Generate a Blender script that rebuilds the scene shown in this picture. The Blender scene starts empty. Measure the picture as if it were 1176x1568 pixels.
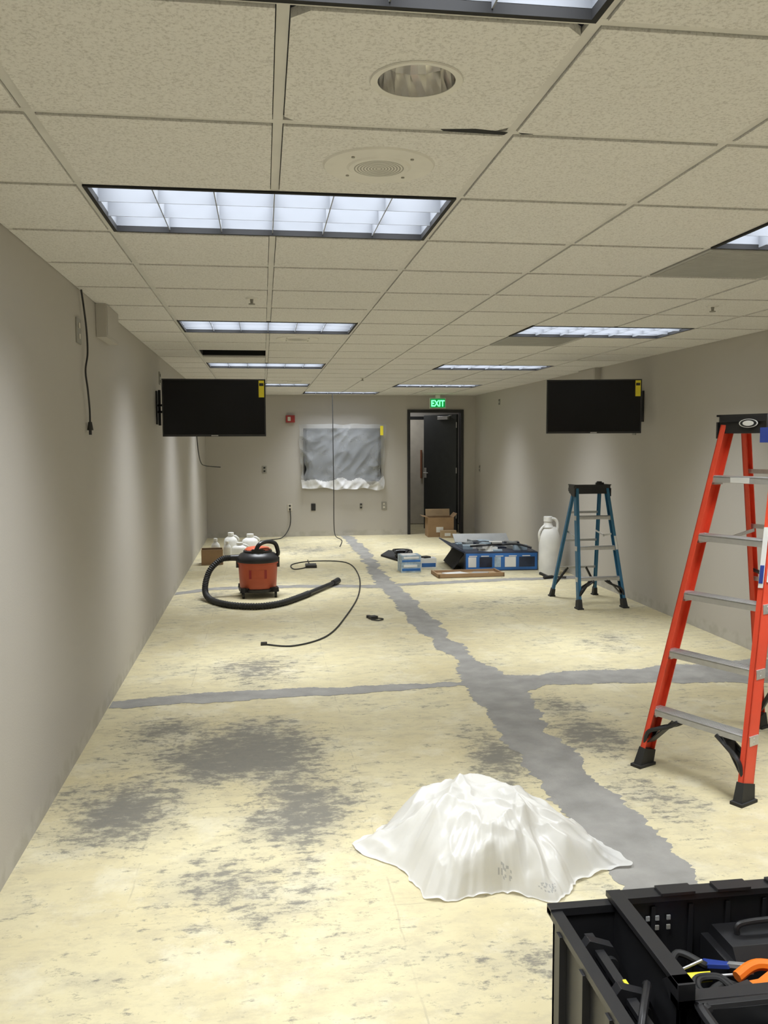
import bpy, math, random, bmesh
from mathutils import Matrix, Vector, noise
random.seed(4)
XL,XR,YB,T,YF=-.95,3.67,14.82,2.41,-3.19
sc=bpy.context.scene
try:
    sc.view_settings.view_transform='Standard'; sc.view_settings.look='None'
except Exception: pass
sc.view_settings.exposure=0.0

# ---------------------------------------------------------------- materials
def mat(name,col,rough=.6,metal=0,var=.06,scale=8,bump=0,bscale=60,emit=None,alpha=1,spec=.5,coat=0):
    m=bpy.data.materials.new(name); m.use_nodes=True; nt=m.node_tree; N=nt.nodes; L=nt.links
    b=N['Principled BSDF']; tc=N.new('ShaderNodeTexCoord'); nz=N.new('ShaderNodeTexNoise')
    nz.inputs['Scale'].default_value=scale; nz.inputs['Detail'].default_value=3
    L.new(tc.outputs['Object'],nz.inputs['Vector'])
    r=N.new('ShaderNodeValToRGB'); r.color_ramp.elements[0].position=.3; r.color_ramp.elements[1].position=.7
    r.color_ramp.elements[0].color=[max(0,c*(1-var)) for c in col]+[1]
    r.color_ramp.elements[1].color=[min(1,c*(1+var)) for c in col]+[1]
    L.new(nz.outputs['Fac'],r.inputs['Fac']); L.new(r.outputs['Color'],b.inputs['Base Color'])
    b.inputs['Roughness'].default_value=rough; b.inputs['Metallic'].default_value=metal
    b.inputs['Specular IOR Level'].default_value=spec
    if coat: b.inputs['Coat Weight'].default_value=coat
    if alpha<1: b.inputs['Alpha'].default_value=alpha
    if emit:
        b.inputs['Emission Color'].default_value=list(emit[:3])+[1]; b.inputs['Emission Strength'].default_value=emit[3]
    if bump:
        n2=N.new('ShaderNodeTexNoise'); n2.inputs['Scale'].default_value=bscale; n2.inputs['Detail'].default_value=3
        L.new(tc.outputs['Object'],n2.inputs['Vector'])
        bp=N.new('ShaderNodeBump'); bp.inputs['Strength'].default_value=bump; bp.inputs['Distance'].default_value=.01
        L.new(n2.outputs['Fac'],bp.inputs['Height']); L.new(bp.outputs['Normal'],b.inputs['Normal'])
    return m
BLACK=mat('black_plastic',(.018,.018,.02),.4)
BLACKM=mat('black_matte',(.01,.01,.011),.8)
RUB=mat('rubber',(.02,.02,.02),.65)
SCREEN=mat('screen_glass',(.004,.004,.005),.22,var=.02,spec=.3)
WHITEP=mat('white_plastic',(.78,.78,.76),.4)
PLATE=mat('plate_grey',(.30,.29,.26),.5)
IVORY=mat('ivory_plate',(.62,.58,.50),.5)
ORANGE=mat('vac_orange',(.55,.11,.05),.4)
REDFG=mat('fiberglass_red',(.78,.075,.032),.4,var=.05,bump=.05)
BLUEFG=mat('fiberglass_blue',(.035,.16,.30),.45)
ALU=mat('aluminium',(.60,.60,.60),.4,.7,var=.05,scale=30)
CHROME=mat('chrome',(.88,.87,.85),.16,1)
CARD=mat('cardboard',(.34,.22,.12),.8,var=.08,bump=.1)
CARDL=mat('cardboard_light',(.45,.33,.20),.8,var=.08)
BLUEB=mat('print_blue',(.03,.14,.42),.4,scale=3,var=.3)
DKB=mat('print_dark',(.02,.03,.06),.4,scale=6,var=.5)
LTB=mat('print_light',(.36,.46,.55),.45,scale=14,var=.3)
YEL=mat('label_yellow',(.85,.72,.04),.5)
REDP=mat('alarm_red',(.35,.03,.03),.5)
DOORM=mat('door_charcoal',(.04,.043,.045),.65,spec=.3)
FRAMEM=mat('frame_dark',(.02,.02,.022),.4)
WOOD=mat('pull_wood',(.25,.10,.05),.5)
GREYF=mat('foam_grey',(.35,.36,.36),.7,bump=.3)
SPRW=mat('ceiling_fitting_white',(.72,.70,.66),.5)
ORTOOL=mat('tool_orange',(.95,.22,.02),.4)
BLUEL=mat('label_blue',(.03,.06,.30),.4)

def wallmat():
    m=bpy.data.materials.new('wall_paint'); m.use_nodes=True; nt=m.node_tree; N=nt.nodes; L=nt.links; b=N['Principled BSDF']
    tc=N.new('ShaderNodeTexCoord'); sx=N.new('ShaderNodeSeparateXYZ'); L.new(tc.outputs['Object'],sx.inputs[0])
    nz=N.new('ShaderNodeTexNoise'); nz.inputs['Scale'].default_value=9; nz.inputs['Detail'].default_value=5; L.new(tc.outputs['Object'],nz.inputs['Vector'])
    ma=N.new('ShaderNodeMath'); ma.operation='MULTIPLY_ADD'; ma.inputs[1].default_value=.06; L.new(nz.outputs['Fac'],ma.inputs[0]); L.new(sx.outputs['Z'],ma.inputs[2])
    mr=N.new('ShaderNodeMapRange'); mr.inputs['From Min'].default_value=.10; mr.inputs['From Max'].default_value=.135; L.new(ma.outputs[0],mr.inputs['Value'])
    r=N.new('ShaderNodeValToRGB'); r.color_ramp.elements[0].position=.40; r.color_ramp.elements[1].position=.58
    r.color_ramp.elements[0].color=(.44,.42,.375,1); r.color_ramp.elements[1].color=(.51,.49,.45,1); L.new(nz.outputs['Fac'],r.inputs['Fac'])
    mx=N.new('ShaderNodeMix'); mx.data_type='RGBA'; L.new(mr.outputs[0],mx.inputs['Factor']); L.new(r.outputs['Color'],mx.inputs['A'])
    mx.inputs['B'].default_value=(.49,.465,.43,1); L.new(mx.outputs['Result'],b.inputs['Base Color'])
    b.inputs['Roughness'].default_value=.6; b.inputs['Specular IOR Level'].default_value=.3
    n2=N.new('ShaderNodeTexNoise'); n2.inputs['Scale'].default_value=120; n2.inputs['Detail'].default_value=1; L.new(tc.outputs['Object'],n2.inputs['Vector'])
    bp=N.new('ShaderNodeBump'); bp.inputs['Strength'].default_value=.1; bp.inputs['Distance'].default_value=.004; L.new(n2.outputs['Fac'],bp.inputs['Height']); L.new(bp.outputs['Normal'],b.inputs['Normal'])
    return m
WALL=wallmat()

def ceilmat():
    m=bpy.data.materials.new('ceiling_tile'); m.use_nodes=True; nt=m.node_tree; N=nt.nodes; L=nt.links; b=N['Principled BSDF']
    tc=N.new('ShaderNodeTexCoord')
    nz=N.new('ShaderNodeTexNoise'); nz.inputs['Scale'].default_value=130; nz.inputs['Detail'].default_value=3; nz.inputs['Roughness'].default_value=.7; L.new(tc.outputs['Object'],nz.inputs['Vector'])
    r=N.new('ShaderNodeValToRGB'); r.color_ramp.elements[0].position=.32; r.color_ramp.elements[1].position=.52
    r.color_ramp.elements[0].color=(.55,.53,.505,1); r.color_ramp.elements[1].color=(.765,.75,.73,1)
    L.new(nz.outputs['Fac'],r.inputs['Fac']); L.new(r.outputs['Color'],b.inputs['Base Color']); b.inputs['Roughness'].default_value=.9
    bp=N.new('ShaderNodeBump'); bp.inputs['Strength'].default_value=.35; bp.inputs['Distance'].default_value=.003; L.new(nz.outputs['Fac'],bp.inputs['Height']); L.new(bp.outputs['Normal'],b.inputs['Normal'])
    return m
CEIL=ceilmat()
BAR=mat('ceiling_bar',(.65,.635,.61),.5)

def floormat():
    m=bpy.data.materials.new('floor_adhesive'); m.use_nodes=True; nt=m.node_tree; N=nt.nodes; L=nt.links; b=N['Principled BSDF']
    tc=N.new('ShaderNodeTexCoord'); P=tc.outputs['Object']
    def nz(s,d=5,ro=.6,vec=None):
        n=N.new('ShaderNodeTexNoise'); n.inputs['Scale'].default_value=s; n.inputs['Detail'].default_value=d; n.inputs['Roughness'].default_value=ro
        L.new(vec or P,n.inputs['Vector']); return n.outputs['Fac']
    def M(op,a,c=None,cl=False,e=None):
        n=N.new('ShaderNodeMath'); n.operation=op; n.use_clamp=cl
        for k,v in enumerate((a,c,e)):
            if v is None: continue
            if isinstance(v,(int,float)): n.inputs[k].default_value=v
            else: L.new(v,n.inputs[k])
        return n.outputs[0]
    def ramp(f,p0,p1,c0=(0,0,0,1),c1=(1,1,1,1)):
        r=N.new('ShaderNodeValToRGB'); r.color_ramp.elements[0].position=p0; r.color_ramp.elements[1].position=p1
        r.color_ramp.elements[0].color=c0; r.color_ramp.elements[1].color=c1; L.new(f,r.inputs['Fac']); return r.outputs['Color']
    def mix(f,a,c):
        x=N.new('ShaderNodeMix'); x.data_type='RGBA'; L.new(f,x.inputs['Factor'])
        for k,v in (('A',a),('B',c)):
            if isinstance(v,tuple): x.inputs[k].default_value=v
            else: L.new(v,x.inputs[k])
        return x.outputs['Result']
    base=ramp(nz(1.1,5),.35,.65,(.56,.49,.30,1),(.665,.605,.40,1))
    mp=N.new('ShaderNodeVectorMath'); mp.operation='MULTIPLY'; mp.inputs[1].default_value=(.8,1.5,1); L.new(P,mp.inputs[0]); PS=mp.outputs[0]
    base=mix(M('MULTIPLY',ramp(nz(9,8,.75,PS),.46,.70),.68),base,(.41,.365,.26,1))
    base=mix(M('MULTIPLY',ramp(nz(2.6,7,.72),.52,.62),.45),base,(.70,.66,.51,1))
    sp=N.new('ShaderNodeSeparateXYZ'); L.new(P,sp.inputs[0])
    wob=M('MULTIPLY',nz(6,2),.02)
    for o,off in(('X',.02),('Y',.35)):
        a=M('ADD',sp.outputs[o],wob); a=M('ADD',a,off); f=M('FRACT',M('DIVIDE',a,.915)); d=M('LESS_THAN',M('ABSOLUTE',M('SUBTRACT',f,.5)),.0035)
        d=M('MULTIPLY',d,ramp(nz(5,3),.45,.6,(0,0,0,1),(.45,.45,.45,1))); base=mix(d,base,(.36,.32,.23,1))
    blobs=[(-.12,4.42,.62,.72,1.4),(-.62,3.80,.42,.62,1.05),(-.08,6.10,.38,.60,.85),(.12,3.80,.42,.8,1.0),(1.72,4.42,.30,.42,1.2),(1.16,4.15,.24,.6,1.05),
      (.55,3.42,.14,.35,.7),(-.55,4.85,.4,.35,.85),(-.05,3.05,.5,.5,.5),(2.78,6.56,.3,.5,.5),(1.75,3.7,.25,.5,.6),(1.75,5.0,.22,.4,.7),
      (-.5,9.0,.4,.9,.5),(.9,9.9,.5,.8,.4),(2.2,8.0,.6,.8,.3),(.8,2.45,.3,.25,.5),(-.55,2.0,.25,.3,.45),(1.2,1.9,.3,.3,.5),(.6,13,1.2,1.2,.5)]
    acc=None
    for x,y,rx,ry,s in blobs:
        v=N.new('ShaderNodeVectorMath'); v.operation='SUBTRACT'; L.new(P,v.inputs[0]); v.inputs[1].default_value=(x,y,0)
        w=N.new('ShaderNodeVectorMath'); w.operation='DIVIDE'; L.new(v.outputs[0],w.inputs[0]); w.inputs[1].default_value=(rx,ry,1)
        l=N.new('ShaderNodeVectorMath'); l.operation='LENGTH'; L.new(w.outputs[0],l.inputs[0])
        q=M('MULTIPLY',M('SUBTRACT',1.0,l.outputs['Value'],True),s)
        acc=q if acc is None else M('MAXIMUM',acc,q)
    n0=nz(2.2,4,.6)
    soft=ramp(M('ADD',M('MULTIPLY',acc,.42),n0),.54,.98)
    base=mix(M('MULTIPLY',soft,.78),base,(.30,.28,.225,1))
    n1=nz(13,8,.78,PS)
    s=M('ADD',M('ADD',M('MULTIPLY',acc,.19),M('MULTIPLY',M('SUBTRACT',n0,.5),.34)),n1)
    base=mix(M('MULTIPLY',ramp(s,.57,.67),.82),base,(.15,.145,.13,1))
    n3=nz(28,5,.7)
    s=M('ADD',M('MULTIPLY',acc,.16),n3)
    base=mix(M('MULTIPLY',ramp(s,.61,.71),.65),base,(.21,.195,.16,1))
    L.new(base,b.inputs['Base Color'])
    b.inputs['Roughness'].default_value=.55; b.inputs['Specular IOR Level'].default_value=.3
    bp=N.new('ShaderNodeBump'); bp.inputs['Strength'].default_value=.3; bp.inputs['Distance'].default_value=.004; L.new(n3,bp.inputs['Height']); L.new(bp.outputs['Normal'],b.inputs['Normal'])
    return m
FLOOR=floormat()
CEMENT=mat('grey_cement',(.27,.262,.243),.75,var=.17,scale=7,bump=.3)

# ---------------------------------------------------------------- mesh builder
def frame(d):
    d=Vector(d).normalized(); a=Vector((0,0,1)) if abs(d.z)<.95 else Vector((1,0,0))
    x=a.cross(d).normalized(); return x,d.cross(x),d
class MB:
    def __init__(s): s.v=[];s.f=[];s.m=[];s.ms=[]
    def mi(s,m):
        if m not in s.ms: s.ms.append(m)
        return s.ms.index(m)
    def add(s,vs,fs,m):
        o=len(s.v); k=s.mi(m); s.v+=[tuple(v) for v in vs]
        for f in fs: s.f.append(tuple(i+o for i in f)); s.m.append(k)
    def box(s,lo,hi,m,rz=0,piv=None):
        x0,y0,z0=lo;x1,y1,z1=hi
        vs=[Vector(p) for p in((x0,y0,z0),(x1,y0,z0),(x1,y1,z0),(x0,y1,z0),(x0,y0,z1),(x1,y0,z1),(x1,y1,z1),(x0,y1,z1))]
        if rz:
            c=Vector(piv) if piv else Vector(((x0+x1)/2,(y0+y1)/2,0)); R=Matrix.Rotation(rz,3,'Z'); vs=[R@(v-c)+c for v in vs]
        s.add(vs,[(3,2,1,0),(4,5,6,7),(0,1,5,4),(1,2,6,5),(2,3,7,6),(3,0,4,7)],m)
    def beam(s,p0,p1,w,d,m,up=(0,1,0),w1=None,d1=None):
        p0=Vector(p0);p1=Vector(p1);z=(p1-p0).normalized(); u=Vector(up); y=(u-z*u.dot(z)).normalized(); x=y.cross(z)
        w1=w if w1 is None else w1; d1=d if d1 is None else d1; vs=[]
        for p,a,b in((p0,w,d),(p1,w1,d1)):
            for i,j in((-1,-1),(1,-1),(1,1),(-1,1)): vs.append(p+x*i*a/2+y*j*b/2)
        s.add(vs,[(3,2,1,0),(4,5,6,7),(0,1,5,4),(1,2,6,5),(2,3,7,6),(3,0,4,7)],m)
    def channel(s,p0,p1,w,d,t,m,up,side):
        p0=Vector(p0);p1=Vector(p1);z=(p1-p0).normalized(); u=Vector(up); y=(u-z*u.dot(z)).normalized(); x=y.cross(z)
        o=x*(w/2-t/2)*side; s.beam(p0+o,p1+o,t,d,m,up)
        for j in(-1,1):
            q=y*(d/2-t/2)*j; s.beam(p0+q,p1+q,w,t,m,up)
    def cyl(s,p0,p1,r0,r1,m,n=20,cap=True):
        x,y,z=frame(Vector(p1)-Vector(p0)); vs=[]
        for p,r in((Vector(p0),r0),(Vector(p1),r1)):
            for i in range(n):
                a=2*math.pi*i/n; vs.append(p+x*math.cos(a)*r+y*math.sin(a)*r)
        fs=[(i,(i+1)%n,(i+1)%n+n,i+n) for i in range(n)]
        if cap: fs+=[tuple(range(n-1,-1,-1)),tuple(range(n,2*n))]
        s.add(vs,fs,m)
    def lathe(s,prof,c,m,n=32,sx=1,sy=1,rz=0):
        vs=[];c=Vector(c)
        for r,z in prof:
            for i in range(n):
                a=2*math.pi*i/n; x=math.cos(a)*r*sx;y=math.sin(a)*r*sy
                vs.append(c+Vector((x*math.cos(rz)-y*math.sin(rz),x*math.sin(rz)+y*math.cos(rz),z)))
        fs=[]
        for k in range(len(prof)-1):
            for i in range(n): fs.append((k*n+i,k*n+(i+1)%n,(k+1)*n+(i+1)%n,(k+1)*n+i))
        if prof[0][0]>1e-4: fs.append(tuple(range(n-1,-1,-1)))
        if prof[-1][0]>1e-4: fs.append(tuple(range((len(prof)-1)*n,len(prof)*n)))
        s.add(vs,fs,m)
    def ring(s,r0,r1,z,c,m,n=40):
        vs=[]
        for r in(r0,r1):
            for i in range(n):
                a=2*math.pi*i/n; vs.append((c[0]+r*math.cos(a),c[1]+r*math.sin(a),z))
        s.add(vs,[(i,(i+1)%n,n+(i+1)%n,n+i) for i in range(n)],m)
    def tube(s,pts,r,m,n=8,sub=8,rib=0):
        P=[Vector(p) for p in pts]; Q=[]
        for i in range(len(P)-1):
            a=P[max(i-1,0)];b=P[i];c=P[i+1];d=P[min(i+2,len(P)-1)]
            for k in range(sub):
                t=k/sub; Q.append(.5*((2*b)+(c-a)*t+(2*a-5*b+4*c-d)*t*t+(3*b-a-3*c+d)*t**3))
        Q.append(P[-1]); vs=[]; x=None
        for i,q in enumerate(Q):
            d=(Q[min(i+1,len(Q)-1)]-Q[max(i-1,0)]).normalized()
            if x is None: x,_,_=frame(d)
            x=(x-d*x.dot(d)).normalized(); y=d.cross(x); rr=r*(1+(rib if i%2 else -rib))
            for k in range(n):
                a=2*math.pi*k/n; vs.append(q+(x*math.cos(a)+y*math.sin(a))*rr)
        fs=[]
        for i in range(len(Q)-1):
            for k in range(n): fs.append((i*n+k,i*n+(k+1)%n,(i+1)*n+(k+1)%n,(i+1)*n+k))
        fs+=[tuple(range(n-1,-1,-1)),tuple(range((len(Q)-1)*n,len(Q)*n))]
        s.add(vs,fs,m)
    def prism(s,poly,axis,a,b,m):
        n=len(poly); vs=[]
        for c in(a,b):
            for u,v in poly: vs.append({'x':(c,u,v),'y':(u,c,v),'z':(u,v,c)}[axis])
        s.add(vs,[tuple(range(n-1,-1,-1)),tuple(range(n,2*n))]+[(i,(i+1)%n,(i+1)%n+n,i+n) for i in range(n)],m)
    def xform(s,M,start=0):
        for i in range(start,len(s.v)): s.v[i]=tuple(M@Vector(s.v[i]))
    def done(s,name,bevel=0,smooth=True,recalc=True):
        me=bpy.data.meshes.new(name); me.from_pydata(s.v,[],s.f)
        for m in s.ms: me.materials.append(m)
        for p,k in zip(me.polygons,s.m): p.material_index=k; p.use_smooth=smooth
        if recalc:
            b=bmesh.new(); b.from_mesh(me); bmesh.ops.recalc_face_normals(b,faces=b.faces); b.to_mesh(me); b.free()
        if smooth: me.set_sharp_from_angle(angle=math.radians(35))
        o=bpy.data.objects.new(name,me); bpy.context.collection.objects.link(o)
        if bevel:
            bv=o.modifiers.new('bevel','BEVEL'); bv.width=bevel; bv.segments=2; bv.limit_method='ANGLE'; bv.angle_limit=math.radians(40)
        return o

# ---------------------------------------------------------------- room shell
b=MB(); b.box((XL-.1,YF-.1,-.1),(XR+.1,YB+2.2,0),FLOOR); b.done('floor',smooth=False)
b=MB(); b.box((XL-.1,YF,0),(XL,YB,T+.3),WALL); b.done('wall_left',smooth=False)
b=MB(); b.box((XR,YF,0),(XR+.1,YB,T+.3),WALL); b.done('wall_right',smooth=False)
b=MB(); b.box((XL-.1,YF-.1,0),(XR+.1,YF,T+.3),WALL); b.done('wall_front',smooth=False)
DX0,DX1,DZ=2.47,3.46,2.16
b=MB(); b.box((XL-.1,YB,0),(DX0+.03,YB+.12,T+.3),WALL); b.box((DX1-.03,YB,0),(XR+.1,YB+.12,T+.3),WALL); b.box((DX0+.03,YB,DZ-.02),(DX1-.03,YB+.12,T+.3),WALL); b.done('wall_back',smooth=False)
b=MB(); b.box((1.6,YB+1.9,0),(4.6,YB+2.0,2.5),WALL); b.box((1.5,YB+.12,0),(1.6,YB+2,2.5),WALL); b.box((4.6,YB+.12,0),(4.7,YB+2,2.5),WALL); b.done('wall_corridor',smooth=False)
b=MB(); b.box((1.5,YB+.12,2.5),(4.7,YB+2,2.55),CEIL); b.done('ceiling_corridor',smooth=False)
b=MB(); b.box((DX0,YB-.025,0),(DX0+.05,YB+.14,DZ),FRAMEM); b.box((DX1-.05,YB-.025,0),(DX1,YB+.14,DZ),FRAMEM); b.box((DX0+.05,YB-.025,DZ-.05),(DX1-.05,YB+.14,DZ),FRAMEM)
b.done('trim_door_frame',.003)
b=MB(); b.box((-.88,-.022,.01),(0,.022,2.09),DOORM)
b.box((-.86,-.03,.95),(-.80,-.022,1.13),ALU); b.cyl((-.83,-.022,1.04),(-.83,-.07,1.04),.012,.012,ALU); b.cyl((-.83,-.07,1.04),(-.71,-.07,1.04),.01,.01,ALU)
b.box((-.45,-.07,2.0),(-.18,-.022,2.06),ALU); b.beam((-.2,-.06,2.05),(-.03,-.12,2.07),.025,.008,ALU,(0,0,1))
for z in(.25,1.05,1.85): b.cyl((.01,-.03,z),(.01,-.03,z+.1),.008,.008,ALU,10)
b.xform(Matrix.Translation((3.39,YB+.17,0))@Matrix.Rotation(math.radians(-60),4,'Z')); b.done('door_1',.002)
b=MB(); b.box((2.35,YB+1.86,0),(2.42,YB+1.895,2.1),FRAMEM); b.box((3.3,YB+1.86,0),(3.37,YB+1.895,2.1),FRAMEM); b.box((2.42,YB+1.86,2.04),(3.3,YB+1.895,2.1),FRAMEM); b.box((2.42,YB+1.87,0.01),(3.3,YB+1.895,2.04),IVORY)
b.cyl((3.05,YB+1.83,.9),(3.05,YB+1.83,1.45),.02,.02,WOOD); b.cyl((3.05,YB+1.83,.95),(3.05,YB+1.87,.95),.01,.01,ALU); b.cyl((3.05,YB+1.83,1.4),(3.05,YB+1.87,1.4),.01,.01,ALU)
b.done('door_2',.002)

# ---------------------------------------------------------------- ceiling
xe=[XL,-.56,.05,.66,1.27,1.88,2.49,3.10,XR]
ye=[2.30+.61*k for k in range(-9,21)]+[YB]
def row(k): return k+9
lights=[(1,row(k)) for k in(-7,-2,1,6,11,16)]+[(5,row(k)) for k in(-7,-3,1,6,11,16)]+[(3,row(19))]
lc={}
for n,(i,j) in enumerate(lights): lc[(i,j)]=n; lc[(i+1,j)]=n
holes={(1,row(9)):'dark'}
returns={(5,row(2)),(5,row(7))}
CAN=(2,row(-1))
RET=mat('return_grille',(.36,.355,.34),.5)
RET2=mat('return_grille_slat',(.46,.455,.43),.5)
b=MB(); zt=T-.007
for i in range(len(xe)-1):
    for j in range(len(ye)-1):
        if (i,j) in lc: continue
        x0,x1,y0,y1=xe[i]+.0150,xe[i+1]-.0150,ye[j]+.0165,ye[j+1]-.0165
        if i==0:x0=xe[0]+.004
        if i==7:x1=xe[8]-.004
        if (i,j) in holes:
            b.box((x0-.01,y0-.01,T+.25),(x1+.01,y1+.01,T+.26),BLACKM)
            for q in(((x0-.01,y0-.01),(x0,y1+.01)),((x1,y0-.01),(x1+.01,y1+.01)),((x0,y0-.01),(x1,y0)),((x0,y1),(x1,y1+.01))):
                b.box((q[0][0],q[0][1],T+.01),(q[1][0],q[1][1],T+.25),BLACKM)
            continue
        if (i,j)==CAN:
            cx,cy,r=.355,1.995,.088; n=48; vs=[];fs=[]
            for k in range(n):
                a=2*math.pi*(k+.5)/n; dx,dy=math.cos(a),math.sin(a)
                tx=((x1-cx) if dx>0 else (cx-x0))/max(abs(dx),1e-6); ty=((y1-cy) if dy>0 else (cy-y0))/max(abs(dy),1e-6); t=min(tx,ty)
                vs.append((cx+dx*r,cy+dy*r,zt)); vs.append((cx+dx*t,cy+dy*t,zt)); vs.append((cx+dx*t,cy+dy*t,T+.012)); vs.append((cx+dx*r,cy+dy*r,T+.012))
            for k in range(n):
                q=(k+1)%n
                for u,v in((0,1),(1,2),(2,3),(3,0)): fs.append((4*k+u,4*k+v,4*q+v,4*q+u))
            b.add(vs,fs,CEIL); continue
        m=RET if (i,j) in returns else CEIL
        b.box((x0,y0,zt),(x1,y1,T+.012),m)
        if (i,j) in returns:
            for k in range(1,40):
                yy=y0+(y1-y0)*k/40; b.box((x0+.02,yy-.003,zt-.002),(x1-.02,yy+.003,zt),RET2)
for i in range(len(xe)):
    for j in range(len(ye)-1):
        if i in(0,8): continue
        a=lc.get((i-1,j));c=lc.get((i,j))
        if a is not None and a==c: continue
        b.box((xe[i]-.0125,ye[j]-.0125,T-.001),(xe[i]+.0125,ye[j+1]+.0125,T+.012),BAR)
for j in range(1,len(ye)-1):
    b.box((XL,ye[j]-.0125,T-.0012),(XR,ye[j]+.0125,T+.011),BAR)
b.box((XL,YF,T-.003),(XL+.02,YB,T+.012),BAR); b.box((XR-.02,YF,T-.003),(XR,YB,T+.012),BAR); b.box((XL,YB-.02,T-.003),(XR,YB,T+.012),BAR)
b.prism([(.47,2.283),(.56,2.270),(.65,2.284),(.645,2.302),(.48,2.294)],'z',zt-.0012,zt-.0002,BLACKM)
b.prism([(.68,2.284),(.72,2.288),(.69,2.292)],'z',zt-.0012,zt-.0002,BLACKM)
b.done('ceiling',smooth=False)

# ---------------------------------------------------------------- troffers
LOUV=mat('louver_blade',(.24,.255,.285),.5,var=.02)
HOUS=mat('troffer_housing',(.30,.32,.36),.5,var=.02)
for n,(i,j) in enumerate(lights):
    x0,x1,y0,y1=xe[i],xe[i+2],ye[j],ye[j+1]
    b=MB(); fr=.020
    zf0,zf1=T-.008,T+.0
    for lo,hi in(((x0+.006,y0+.006),(x1-.006,y0+fr)),((x0+.006,y1-fr),(x1-.006,y1-.006)),((x0+.006,y0+fr),(x0+fr,y1-fr)),((x1-fr,y0+fr),(x1-.006,y1-fr))):
        b.box((lo[0],lo[1],zf0),(hi[0],hi[1],zf1+.012),BLACKM)
    X0,X1,Y0,Y1=x0+fr,x1-fr,y0+fr,y1-fr
    for lo,hi in(((X0-.01,Y0-.01),(X0,Y1+.01)),((X1,Y0-.01),(X1+.01,Y1+.01)),((X0,Y0-.01),(X1,Y0)),((X0,Y1),(X1,Y1+.01))):
        b.box((lo[0],lo[1],T+.013),(hi[0],hi[1],T+.16),LOUV)
    b.box((X0-.01,Y0-.01,T+.16),(X1+.01,Y1+.01,T+.17),HOUS)
    for k in range(1,6):
        x=X0+(X1-X0)*k/6; b.box((x-.0018,Y0,T),(x+.0018,Y1,T+.085),LOUV)
    for k in(1,2):
        y=Y0+(Y1-Y0)*k/3; b.box((X0,y-.0018,T+.0005),(X1,y+.0018,T+.0845),LOUV)
    o=b.done('ceiling_light_fixture',smooth=False)
    l=bpy.data.lights.new('fluorescent_tubes','AREA'); l.shape='RECTANGLE'; l.size=(X1-X0)-.03; l.size_y=(Y1-Y0)-.03; l.energy=33; l.color=(.93,.965,1)
    l.spread=math.radians(102)
    lo=bpy.data.objects.new('fluorescent_tubes',l); bpy.context.collection.objects.link(lo); lo.parent=o; lo.location=((X0+X1)/2,(Y0+Y1)/2,T+.14)
l=bpy.data.lights.new('corridor_lamp','AREA'); l.size=.6; l.energy=8; lo=bpy.data.objects.new('corridor_lamp',l); lo.location=(2.6,YB+1.1,2.45); bpy.context.collection.objects.link(lo)

# can downlight: faceted specular reflector with lamp socket
b=MB(); cx,cy=.355,1.995
b.lathe([(.088,T+.01),(.088,T-.009),(.104,T-.011),(.106,T-.0075)],(cx,cy,0),SPRW,40)
keep=[(f,m) for f,m in zip(b.f,b.m) if len(f)<10]; b.f=[k[0] for k in keep]; b.m=[k[1] for k in keep]
n=28; vs=[];fs=[]
for r,z in((.0875,T-.008),(.080,T+.04),(.066,T+.085),(.044,T+.12),(.030,T+.132)):
    for k in range(n):
        a=2*math.pi*k/n; rr=r*(1+(.05 if k%2 else -.0)); rr=min(rr,.0878); vs.append((cx+rr*math.cos(a),cy+rr*math.sin(a),z))
for q in range(4):
    for k in range(n): fs.append((q*n+k,q*n+(k+1)%n,(q+1)*n+(k+1)%n,(q+1)*n+k))
b.add(vs,fs,CHROME); b.add(vs[-n:],[tuple(range(n))],PLATE)
b.cyl((cx,cy,T+.135),(cx,cy,T+.06),.013,.015,BLACKM,16); b.cyl((cx,cy,T+.06),(cx,cy,T+.045),.012,.006,PLATE,16)
b.done('recessed_downlight',smooth=False,recalc=False)
# ceiling speakers
for k,(cx,cy) in enumerate([(.35,2.60),(.28,6.88),(.42,11.5)]):
    b=MB(); b.cyl((cx,cy,zt-.005),(cx,cy,zt-.0002),.160,.165,SPRW,56); b.cyl((cx,cy,zt-.009),(cx,cy,zt-.005),.088,.095,SPRW,48)
    for r in range(1,9): b.ring(r*.009-.002,r*.009+.0015,zt-.0093,(cx,cy),PLATE,36)
    for a in range(4):
        q=math.pi/4+a*math.pi/2; b.cyl((cx+.12*math.cos(q),cy+.12*math.sin(q),zt-.008),(cx+.12*math.cos(q),cy+.12*math.sin(q),zt-.005),.005,.005,PLATE,10)
    b.done('ceiling_speaker',smooth=False,recalc=False)
for cx,cy in((-.05,5.0),(2.69,4.97),(1.25,10.9)):
    b=MB(); b.cyl((cx,cy,zt-.007),(cx,cy,zt-.001),.028,.036,SPRW,24); b.cyl((cx,cy,zt-.007),(cx,cy,T-.038),.01,.007,PLATE,12); b.cyl((cx,cy,T-.043),(cx,cy,T-.038),.018,.018,PLATE,16)
    b.done('fire_sprinkler')

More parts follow.
